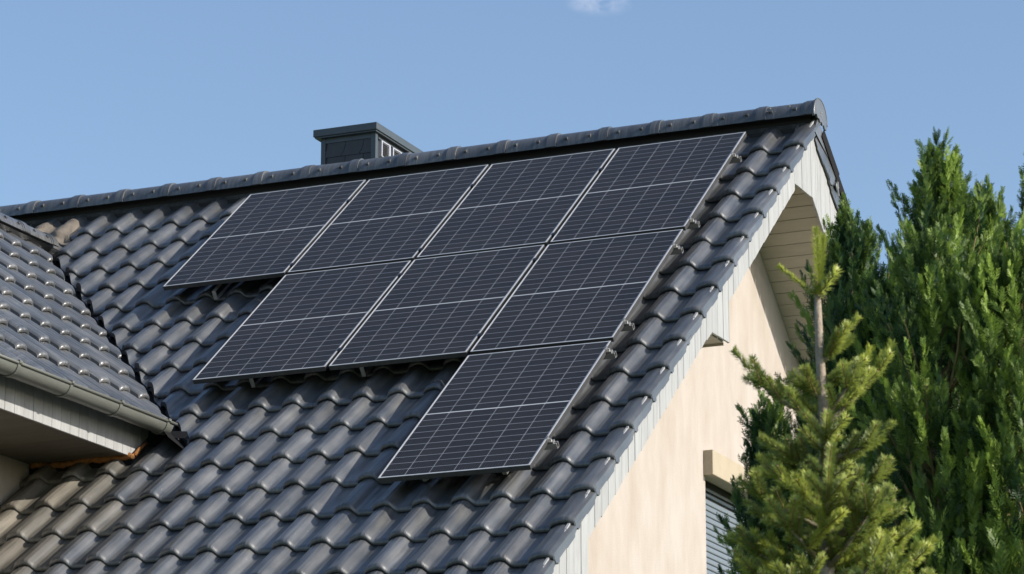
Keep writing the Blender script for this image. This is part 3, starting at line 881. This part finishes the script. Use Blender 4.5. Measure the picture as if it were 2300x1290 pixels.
# ------------------------------------------------------------------ solar panels
FT = 0.035
def frame_mesh():
    b = MB(); w = 0.011
    b.box(0, PW, 0, w, -FT, 0); b.box(0, PW, PH - w, PH, -FT, 0)
    b.box(0, w, w, PH - w, -FT, 0); b.box(PW - w, PW, w, PH - w, -FT, 0)
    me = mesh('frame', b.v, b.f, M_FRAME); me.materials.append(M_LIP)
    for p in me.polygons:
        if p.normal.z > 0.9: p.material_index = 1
    return me
def plate_mesh(name, z, mt, th):
    b = MB(); b.box(0.011, PW - 0.011, 0.011, PH - 0.011, z - th, z); return mesh(name, b.v, b.f, mt)
CWX, CWY = 0.1655, 0.0826
me_frame = frame_mesh(); me_back = plate_mesh('laminate', -0.0028, M_BACK, 0.004); me_under = plate_mesh('panel_back', -0.0072, M_UNDER, 0.001)
def cell_mesh():
    ch = 0.005
    p = [(-CWX / 2 + ch, -CWY / 2), (CWX / 2 - ch, -CWY / 2), (CWX / 2, -CWY / 2 + ch), (CWX / 2, CWY / 2), (-CWX / 2, CWY / 2), (-CWX / 2, -CWY / 2 + ch)]
    p = [(-CWX / 2, -CWY / 2), (CWX / 2, -CWY / 2), (CWX / 2, CWY / 2), (-CWX / 2, CWY / 2)]
    return mesh('solar_cell', [(x, y, 0) for x, y in p], [(0, 1, 2, 3)], M_CELL)
me_cell = cell_mesh()
LBL = {
    (0, 0): 'dark solar panel at the left end of the top row, nearest the wing roof',
    (1, 0): 'second solar panel from the left in the top row',
    (2, 0): 'third solar panel from the left in the top row',
    (3, 0): 'solar panel at the right end of the top row, near the gable',
    (1, 1): 'left solar panel of the middle row of three',
    (2, 1): 'centre solar panel of the middle row of three',
    (3, 1): 'right solar panel of the middle row, directly above the lone lowest panel',
    (3, 2): 'lone solar panel hanging lowest, below the middle row at the right'}
for (i, j) in PANELS:
    pu, pv = panel_uv(i, j)
    base = MAIN.p(pu, pv + PH, 0)                       # lower left corner
    t = thing('solar_panel', base, LBL[(i, j)], 'solar panel', 'solar panels on the near roof slope')
    jit = Matrix.Rotation(rnd.gauss(0, 0.0012), 4, 'X') @ Matrix.Rotation(rnd.gauss(0, 0.0012), 4, 'Y')
    mw = MAIN.mat(pu, pv + PH, 0) @ jit
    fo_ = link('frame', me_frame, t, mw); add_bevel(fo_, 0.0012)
    lam = link('laminate', me_back, t, mw)
    link('panel_back', me_under, t, mw)
    for half in (0, 1):
        for r in range(10):
            for c in range(6):
                x = 0.0135 + CWX / 2 + c * (CWX + 0.003)
                y = PH - (0.0125 + CWY / 2 + r * (CWY + 0.0034) + half * (10 * CWY + 9 * 0.0034 + 0.012))
                link('solar_cell', me_cell, lam, mw @ Matrix.Translation((x, y, -0.0022)))

# ------------------------------------------------------------------ rails, clamps, hooks
def rail(row_j, v, u0, u1, label, hooks, mids):
    t = thing('mounting_rail', MAIN.p(u1, v, -FT - 0.04), label, 'mounting rail', 'aluminium rails under the solar panels')
    b = MB(); hw = 0.019; zt_ = -FT - 0.002; zb_ = zt_ - 0.038
    # open C profile
    sec = [(-hw, zb_), (hw, zb_), (hw, zt_), (0.006, zt_), (0.006, zt_ - 0.006), (hw - 0.006, zt_ - 0.010), (hw - 0.006, zb_ + 0.006), (-hw + 0.006, zb_ + 0.006), (-hw + 0.006, zt_ - 0.010), (-0.006, zt_ - 0.006), (-0.006, zt_), (-hw, zt_)]
    b.poly_prism([MAIN.p(u0, v + dv, n) for dv, n in sec], MAIN.U * (u1 - u0))
    b.build('rail_profile', M_ALU, t)
    # end clamp: Z shaped, with bolt
    ue = u1 - 0.062
    ec = MB()
    zs = [(-0.004, 0.003), (0.010, 0.003), (0.010, -FT + 0.012), (0.042, -FT + 0.012), (0.042, -FT - 0.004), (0.036, -FT - 0.004), (0.036, -FT + 0.006), (0.004, -FT + 0.006), (0.004, -0.001), (-0.004, -0.001)]
    ec.poly_prism([MAIN.p(ue + du, v - 0.018, n) for du, n in zs], MAIN.V * 0.036)
    ec.build('end_clamp', M_ALU, t)
    bo = MB(); bo.tube([MAIN.p(ue + 0.022, v, -FT + 0.008), MAIN.p(ue + 0.022, v, -FT + 0.028)], 0.008, 8); bo.build('clamp_bolt', M_STEEL, t)
    for um in mids:
        c = MB(); c.obox(MAIN.p(um - GX / 2 + 0.002, v - 0.02, -FT), MAIN.U * (GX - 0.004), MAIN.V * 0.04, MAIN.N * (FT - 0.003))
        c.obox(MAIN.p(um - GX / 2 - 0.006, v - 0.02, 0.0005), MAIN.U * (GX + 0.012), MAIN.V * 0.04, MAIN.N * 0.003)
        c.build('mid_clamp', M_CLAMP, t)
    for uh in hooks:
        h = MB(); w_ = 0.030
        # hook arm: flat bar from under the rail down the valley, standing off the tile
        h.obox(MAIN.p(uh, v - 0.02, zb_ - 0.006), MAIN.U * w_, MAIN.V * 0.19, MAIN.N * 0.006)
        h.obox(MAIN.p(uh, v + 0.164, zb_ - 0.066), MAIN.U * w_, MAIN.V * 0.006, MAIN.N * 0.06)
        h.obox(MAIN.p(uh, v - 0.12, zb_ - 0.072), MAIN.U * w_, MAIN.V * 0.29, MAIN.N * 0.006)
        h.build('roof_hook', M_STEEL, t)
E0 = 4 * PW + 3 * GX
gaps = [PW * (i + 1) + GX * i + GX / 2 for i in range(3)]
RL = [
    (0, 0.414, -0.03, E0 + 0.055, 'upper rail of the top panel row, its end beside the gable apex', [0.44, 1.51, 2.58, 3.65], gaps),
    (0, 1.611, -0.03, E0 + 0.055, 'lower rail of the top panel row', [0.41, 1.51, 2.58, 3.65], gaps),
    (1, 2.056, PW - 0.02, E0 + 0.055, 'upper rail of the middle panel row', [1.51, 2.58, 3.65], gaps[1:]),
    (1, 3.293, PW - 0.02, E0 + 0.055, 'lower rail of the middle panel row', [1.45, 2.31, 3.65], gaps[1:]),
    (2, 3.716, 3 * (PW + GX) - 0.03, E0 + 0.055, 'upper rail of the lone lowest panel', [3.40, 3.95], []),
    (2, 4.994, 3 * (PW + GX) - 0.03, E0 + 0.055, 'lower rail of the lone lowest panel, nearest the eave', [3.40, 3.95], [])]
for r in RL: rail(*r)

# ------------------------------------------------------------------ foliage helpers
def leaf_mesh(name, V, F, tint, m):
    me = bpy.data.meshes.new(name)
    me.vertices.add(len(V)); me.vertices.foreach_set('co', V.astype(np.float32).ravel())
    nf = len(F); me.loops.add(nf * 4); me.loops.foreach_set('vertex_index', F.astype(np.int32).ravel())
    me.polygons.add(nf); me.polygons.foreach_set('loop_start', np.arange(0, nf * 4, 4, dtype=np.int32))
    me.polygons.foreach_set('loop_total', np.full(nf, 4, dtype=np.int32))
    me.update(calc_edges=True); me.validate()
    at = me.attributes.new('tint', 'FLOAT', 'POINT'); at.data.foreach_set('value', tint.astype(np.float32))
    me.materials.append(m)
    return me
def norm(a): return a / np.maximum(np.linalg.norm(a, axis=-1, keepdims=True), 1e-9)
def blades(base, tip, side, w, tint):
    """diamond quads from base to tip; side = unit width direction"""
    n = len(base); mid = base * 0.55 + tip * 0.45
    V = np.empty((n, 4, 3)); V[:, 0] = base; V[:, 1] = mid + side * w[:, None]; V[:, 2] = tip; V[:, 3] = mid - side * w[:, None]
    F = np.arange(n * 4).reshape(n, 4)
    return V.reshape(-1, 3), F, np.repeat(tint, 4)

# ------------------------------------------------------------------ cypresses
def cypress(name, x, y, h, rmax, slope, label, lean=(0, 0), n_vis=420, seed=1, zlow=3.7, tint0=0.0):
    g_ = np.random.default_rng(seed)
    t = thing(name, (x, y, 0), label, 'tree', 'cypress trees beside the gable')
    b = MB(); pts = []; rad = []
    for i in range(12):
        s = i / 11; pts.append((x + lean[0] * s ** 3, y + lean[1] * s ** 3, (h - 0.12) * s)); rad.append(max(0.006, 0.075 * (1 - s) ** 0.9))
    b.tube(pts, rad, 7); 
    tw_pts = []
    # plumes
    d1 = h - zlow
    dv = d1 * g_.random(n_vis) ** 0.85
    dl = d1 + (zlow - 0.25) * g_.random(int(n_vis * 0.32))
    d = np.concatenate([dv, dl]); n = len(d)
    low = np.arange(n) >= n_vis
    ph = g_.random(n) * 2 * math.pi
    lob = 1 + 0.16 * np.sin(3 * ph + 2.1 * d + seed) + 0.12 * np.sin(5 * ph - 4.3 * d)
    R = rmax * (1 - np.exp(-(d + 0.03) / slope)) * lob
    ri = R * (0.45 + 0.55 * np.sqrt(g_.random(n)))
    ax = (h - d) / h
    base = np.stack([x + lean[0] * ax ** 3 + np.cos(ph) * ri, y + lean[1] * ax ** 3 + np.sin(ph) * ri, h - d - 0.12], 1)
    out = np.stack([np.cos(ph), np.sin(ph), np.zeros(n)], 1)
    tp = np.clip(d / 0.6, 0, 1)
    pd = norm(np.array([0, 0, 1.0]) * (1.0) + out * (0.12 + 0.34 * g_.random(n) * tp)[:, None] + g_.normal(0, 0.16, (n, 3)))
    pl = (0.20 + 0.24 * g_.random(n)) * np.where(low, 2.3, 1.0) * np.clip(0.55 + d, 0.55, 1.0)
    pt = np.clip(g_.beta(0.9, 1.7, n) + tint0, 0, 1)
    # short limbs carrying the outer plumes
    idx = g_.choice(n, min(n, 150), replace=False)
    for k in idx:
        q = base[k]; zz = max(0.3, q[2] - 0.45 * ri[k] - 0.15); s = min(zz / h, 1)
        p0_ = Vector((x + lean[0] * s ** 3, y + lean[1] * s ** 3, zz)); p1_ = Vector(q) ; pm = (p0_ * 0.4 + p1_ * 0.6) - Vector((0, 0, 0.06))
        b.tube([p0_, pm, p1_, p1_ + Vector(pd[k]) * pl[k] * 0.6], [0.011, 0.008, 0.006, 0.003], 4, False)
    b.build('trunk', M_TWIG, t, True)
    # sprays along each plume
    NS = 28; NL = 9
    s = (np.arange(NS) + 0.5) / NS
    spos = base[:, None, :] + pd[:, None, :] * (pl[:, None] * s[None])[..., None]
    a1 = norm(np.cross(pd, g_.normal(size=(n, 3)))); a2 = np.cross(pd, a1)
    az = g_.random((n, NS)) * 2 * math.pi
    rad_dir = a1[:, None] * np.cos(az)[..., None] + a2[:, None] * np.sin(az)[..., None]
    open_ = (0.80 - 0.55 * s)[None, :, None]
    sd = norm(pd[:, None] * 0.85 + rad_dir * open_ + np.array([0, 0, 0.25]) + g_.normal(0, 0.12, (n, NS, 3)))
    sl = (0.050 + 0.042 * g_.random((n, NS))) * (1.15 - 0.5 * s)[None] * np.where(low, 2.2, 1.0)[:, None]
    m_ = n * NS
    spos = spos.reshape(m_, 3); sd = sd.reshape(m_, 3); sl = sl.reshape(m_)
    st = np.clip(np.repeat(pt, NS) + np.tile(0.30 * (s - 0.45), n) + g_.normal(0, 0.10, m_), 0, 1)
    fl = norm(np.cross(sd, g_.normal(size=(m_, 3))))         # in-plane side of the flat spray
    nrm = np.cross(sd, fl)
    lw = np.repeat(np.where(low, 1.7, 1.0), NS)
    Vs, Fs, Ts = [], [], []; off = 0
    for q in range(NL):
        if q == NL - 1:
            bp = spos; tpq = spos + sd * sl[:, None]; wd = 0.0028 * lw; sdv = fl
        else:
            f = 0.12 + 0.72 * q / (NL - 2); sg = 1 if q % 2 else -1
            bp = spos + sd * (sl * f)[:, None]
            dr = norm(sd * 0.95 + fl * sg * 0.62 + nrm * g_.normal(0, 0.18, (m_, 1)))
            tpq = bp + dr * (sl * (0.50 - 0.30 * f))[:, None]
            wd = 0.0031 * lw; sdv = norm(np.cross(dr, nrm))
        V, F, T = blades(bp, tpq, sdv, np.broadcast_to(wd, (m_,)), st)
        Vs.append(V); Fs.append(F + off); Ts.append(T); off += len(V)
    V = np.concatenate(Vs); F = np.concatenate(Fs); T = np.concatenate(Ts)
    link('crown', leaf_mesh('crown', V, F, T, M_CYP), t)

cypress('cypress_tree', 7.96, -7.98, 6.02, 0.30, 1.0, 'tallest cypress with a ragged top rising into the sky right of the gable', (-0.02, 0), 560, 1)
cypress('cypress_tree', 8.03, -7.62, 5.92, 0.18, 0.80, 'slimmer cypress top just right of the tallest cypress', (0.03, 0), 300, 2)
cypress('cypress_tree', 8.235, -7.30, 6.12, 0.18, 0.70, 'dark cypress cut off by the right picture edge', (0, 0), 300, 3)
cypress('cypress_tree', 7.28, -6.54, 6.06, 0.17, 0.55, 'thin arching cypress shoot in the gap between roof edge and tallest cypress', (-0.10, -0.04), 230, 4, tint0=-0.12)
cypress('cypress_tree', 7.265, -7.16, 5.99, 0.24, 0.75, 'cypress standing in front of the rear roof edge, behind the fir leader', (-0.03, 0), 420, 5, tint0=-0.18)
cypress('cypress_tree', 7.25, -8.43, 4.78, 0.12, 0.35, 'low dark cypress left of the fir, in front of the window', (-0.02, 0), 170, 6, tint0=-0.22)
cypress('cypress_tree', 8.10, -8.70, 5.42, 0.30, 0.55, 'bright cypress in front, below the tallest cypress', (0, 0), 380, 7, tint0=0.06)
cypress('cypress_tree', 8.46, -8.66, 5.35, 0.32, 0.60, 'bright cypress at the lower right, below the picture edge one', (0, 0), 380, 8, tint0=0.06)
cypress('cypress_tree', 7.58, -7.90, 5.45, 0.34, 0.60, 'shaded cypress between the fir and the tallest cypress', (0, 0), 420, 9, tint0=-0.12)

# ------------------------------------------------------------------ fir
def fir():
    fx, fy = 8.215, -10.73
    t = thing('fir_tree', (fx, fy, 0), 'young fir with a bare pale leader and upswept bristly shoots in front', 'tree')
    g_ = np.random.default_rng(21); rr = random.Random(21)
    wood = MB(); H = 4.66                             # fork of the leader
    LEAD = Vector((fx, fy, H))
    trunk = [(fx, fy, 0), (fx - 0.01, fy, 1.2), (fx + 0.008, fy, 2.4), (fx + 0.004, fy + 0.004, 3.4), (fx + 0.014, fy, 4.0), (fx + 0.012, fy, 4.2), (fx + 0.002, fy, 4.45), (fx, fy, H)]
    wood.tube(trunk, [0.075, 0.062, 0.046, 0.032, 0.024, 0.021, 0.0165, 0.0125], 10)
    shoots = []                                        # (p0, p1, bend, tint, density)
    twigs = MB(); buds = MB()
    def shoot(p0, p1, tint=0.5, sag=0.0, needle=0.024):
        shoots.append((Vector(p0), Vector(p1), tint, needle))
        d = (Vector(p1) - Vector(p0))
        twigs.tube([p0, Vector(p0) + d * 0.5, p1], [0.0034, 0.0028, 0.0022], 5, False)
        e = Vector(p1); dd = d.normalized()
        buds.tube([e - dd * 0.002, e + dd * 0.004, e + dd * 0.009], [0.0028, 0.0038, 0.001], 5)
    def side(a, b): return RIGHT * a + Vector((0, 0, 1)) * b
    # leader crown
    shoot(LEAD, LEAD + side(-0.003, 0.262), 0.8, needle=0.026)
    shoot(LEAD + side(0.004, 0.0), LEAD + side(0.030, 0.235) + FWD * 0.06, 0.8, needle=0.027)
    shoot(LEAD + side(0.0, -0.004), LEAD + side(0.068, 0.095) - FWD * 0.06, 0.9, needle=0.036)
    shoot(LEAD + side(0.0, -0.006), LEAD + side(-0.148, 0.115) - FWD * 0.02, 0.9, needle=0.020)
    # a few stubs on the bare leader
    for i in range(46):
        z = rr.uniform(4.22, 4.64); a = rr.uniform(0, 6.283)
        d = Vector((math.cos(a), math.sin(a), 0.15)); p = Vector((fx + 0.003, fy, z)) + d * 0.013
        twigs.tube([p, p + d * rr.uniform(0.012, 0.024)], [0.0016, 0.0008], 3, False)
    UPZ = Vector((0, 0, 1))
    def branch(z, az, L, rise, tint, lvl=0):
        """axis with annual nodes: pairs of side shoots plus terminal shoots"""
        o_ = Vector((math.cos(az), math.sin(az), 0))
        p = Vector((fx + 0.008, fy, z)); pts = [p.copy()]
        nseg = max(2, int(round(L / 0.105)))
        step = L / nseg; dirv = (o_ * 1.0 + UPZ * rise).normalized()
        latv = o_.cross(UPZ).normalized()
        nodes = []
        for i in range(nseg):
            dirv = (dirv + UPZ * rr.uniform(-0.03, 0.13) + latv * rr.gauss(0, 0.07)).normalized()
            p = p + dirv * step; pts.append(p.copy()); nodes.append((p.copy(), dirv.copy(), (i + 1) / nseg))
        wood.tube(pts, [0.0105 * (1 - 0.65 * i / nseg) + 0.001 for i in range(nseg + 1)], 6)
        # needles on the axis itself, older ones darker
        for i in range(nseg):
            shoots.append((pts[i] * 0.85 + pts[i + 1] * 0.15, pts[i + 1], max(0, tint - 0.28), 0.021))
        for i in range(nseg):                           # laterals between the nodes, upper side
            if z < 3.3: break
            for s_ in (-1, 1):
                if rr.random() < 0.70: continue
                q = pts[i].lerp(pts[i + 1], rr.uniform(0.35, 0.7))
                dd = (dirv * 0.6 + latv * s_ * rr.uniform(0.3, 0.9) + UPZ * rr.uniform(0.25, 0.8)).normalized()
                shoot(q, q + dd * rr.uniform(0.06, 0.105), min(1, max(0, tint + rr.uniform(-0.2, 0.2))), needle=rr.uniform(0.024, 0.030))
        for q, dv, f in nodes:
            nl = 3 if f > 0.99 else 2
            for s_ in ((-1, 1) if nl == 2 else (-1, 0, 1)):
                ang = R_(rr.uniform(36, 56)) * s_
                dd = (dv * math.cos(ang) + latv * math.sin(ang) + UPZ * rr.uniform(0.12, 0.50)).normalized()
                l_ = rr.uniform(0.085, 0.15) * (1.12 if s_ == 0 else 1.0)
                if f < 0.35: l_ *= 0.8
                e_ = q + dd * l_
                shoot(q, e_, min(1, max(0, tint + rr.uniform(-0.15, 0.25))), needle=rr.uniform(0.027, 0.033))
                # secondary fork on the longer older ones
                if f < 0.9 and rr.random() < 0.38 and L > 0.26:
                    for s2 in (-1, 1):
                        d2 = (dd * 0.75 + latv * s2 * 0.6 + UPZ * rr.uniform(0.2, 0.5)).normalized()
                        shoot(e_ - dd * 0.012, e_ + d2 * rr.uniform(0.07, 0.11), min(1, max(0, tint + rr.uniform(-0.05, 0.3))), needle=0.029)
    # hand placed upper whorl
    def az_of(a, depth):                                # azimuth for image right a and depth
        v = RIGHT * a + Vector((FWD.x, FWD.y, 0)).normalized() * depth; return math.atan2(v.y, v.x)
    branch(4.165, az_of(-1, -0.15), 0.27, 0.42, 0.35)
    branch(4.150, az_of(1, 0.25), 0.30, 0.80, 0.55)
    branch(4.170, az_of(0.5, -1), 0.20, 0.50, 0.55)
    branch(4.170, az_of(-0.4, 1), 0.18, 0.60, 0.4)
    branch(4.30, az_of(1, 0.4), 0.07, 0.5, 0.6)
    branch(4.40, az_of(1, -0.2), 0.06, 0.6, 0.6)
    branch(4.26, az_of(-1, -0.3), 0.05, 0.5, 0.5)
    # lower whorls
    z = 3.99; k = 0
    while z > 0.35:
        dth = 4.2 - z
        L_ = 0.07 + 0.36 * dth ** 0.9 if dth < 0.9 else min(0.95, 0.375 + 0.24 * (dth - 0.9))
        nb_ = 6 if 3.2 < z < 3.97 else 5
        if z < 2.6: nb_ = 5
        for i in range(nb_):
            a = 6.283 * i / nb_ + k * 0.9 + rr.uniform(-0.25, 0.25)
            toward = -(math.cos(a) * FWD.x + math.sin(a) * FWD.y)
            branch(z + rr.uniform(-0.03, 0.03), a, L_ * rr.uniform(0.78, 1.12), rr.uniform(0.14, 0.48), rr.uniform(0.28, 0.70))
        z -= 0.13 if z > 3.3 else 0.24; k += 1
    wood.build('trunk', M_BARK, t, True)
    twigs.build('twigs', M_TWIG, t, True)
    buds.build('buds', M_BUD, t, True)
    # needles
    B, Tp, S, W, TI = [], [], [], [], []
    for p0, p1, ti, nl in shoots:
        L_ = (p1 - p0).length
        near = p1.z > 3.35
        n = max(16, int(L_ * (2100 if near else 300)))
        a = np.array(p0); d = np.array((p1 - p0).normalized())
        s = np.sort(g_.random(n)) * L_
        u1 = norm(np.cross(d, [0.3, 0.2, 1.0])[None])[0]; u2 = np.cross(u1, d)
        if u2[2] < 0: u2 = -u2
        th = g_.uniform(-0.62 * math.pi, 1.62 * math.pi, n) if False else g_.normal(math.pi / 2, 1.7, n)
        rd = u1[None] * np.cos(th)[:, None] + u2[None] * np.sin(th)[:, None]
        fw = 0.22 + 0.50 * (s / L_)
        dr = norm(d[None] * fw[:, None] + rd * 0.95 + np.array([0, 0, 0.18]))
        ln_ = nl * g_.uniform(0.75, 1.1, n) * (1 if near else 1.5)
        b = a[None] + d[None] * s[:, None] + rd * 0.0025
        B.append(b); Tp.append(b + dr * ln_[:, None]); S.append(norm(np.cross(dr, d[None] + 0.01)))
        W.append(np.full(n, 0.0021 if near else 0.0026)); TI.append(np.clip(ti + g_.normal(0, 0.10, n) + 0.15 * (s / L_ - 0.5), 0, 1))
    V, F, T = blades(np.concatenate(B), np.concatenate(Tp), np.concatenate(S), np.concatenate(W), np.concatenate(TI))
    print('fir needles', len(F))
    link('needles', leaf_mesh('needles', V, F, T, M_FIR), t)
fir()
print('objects', len(bpy.data.objects))
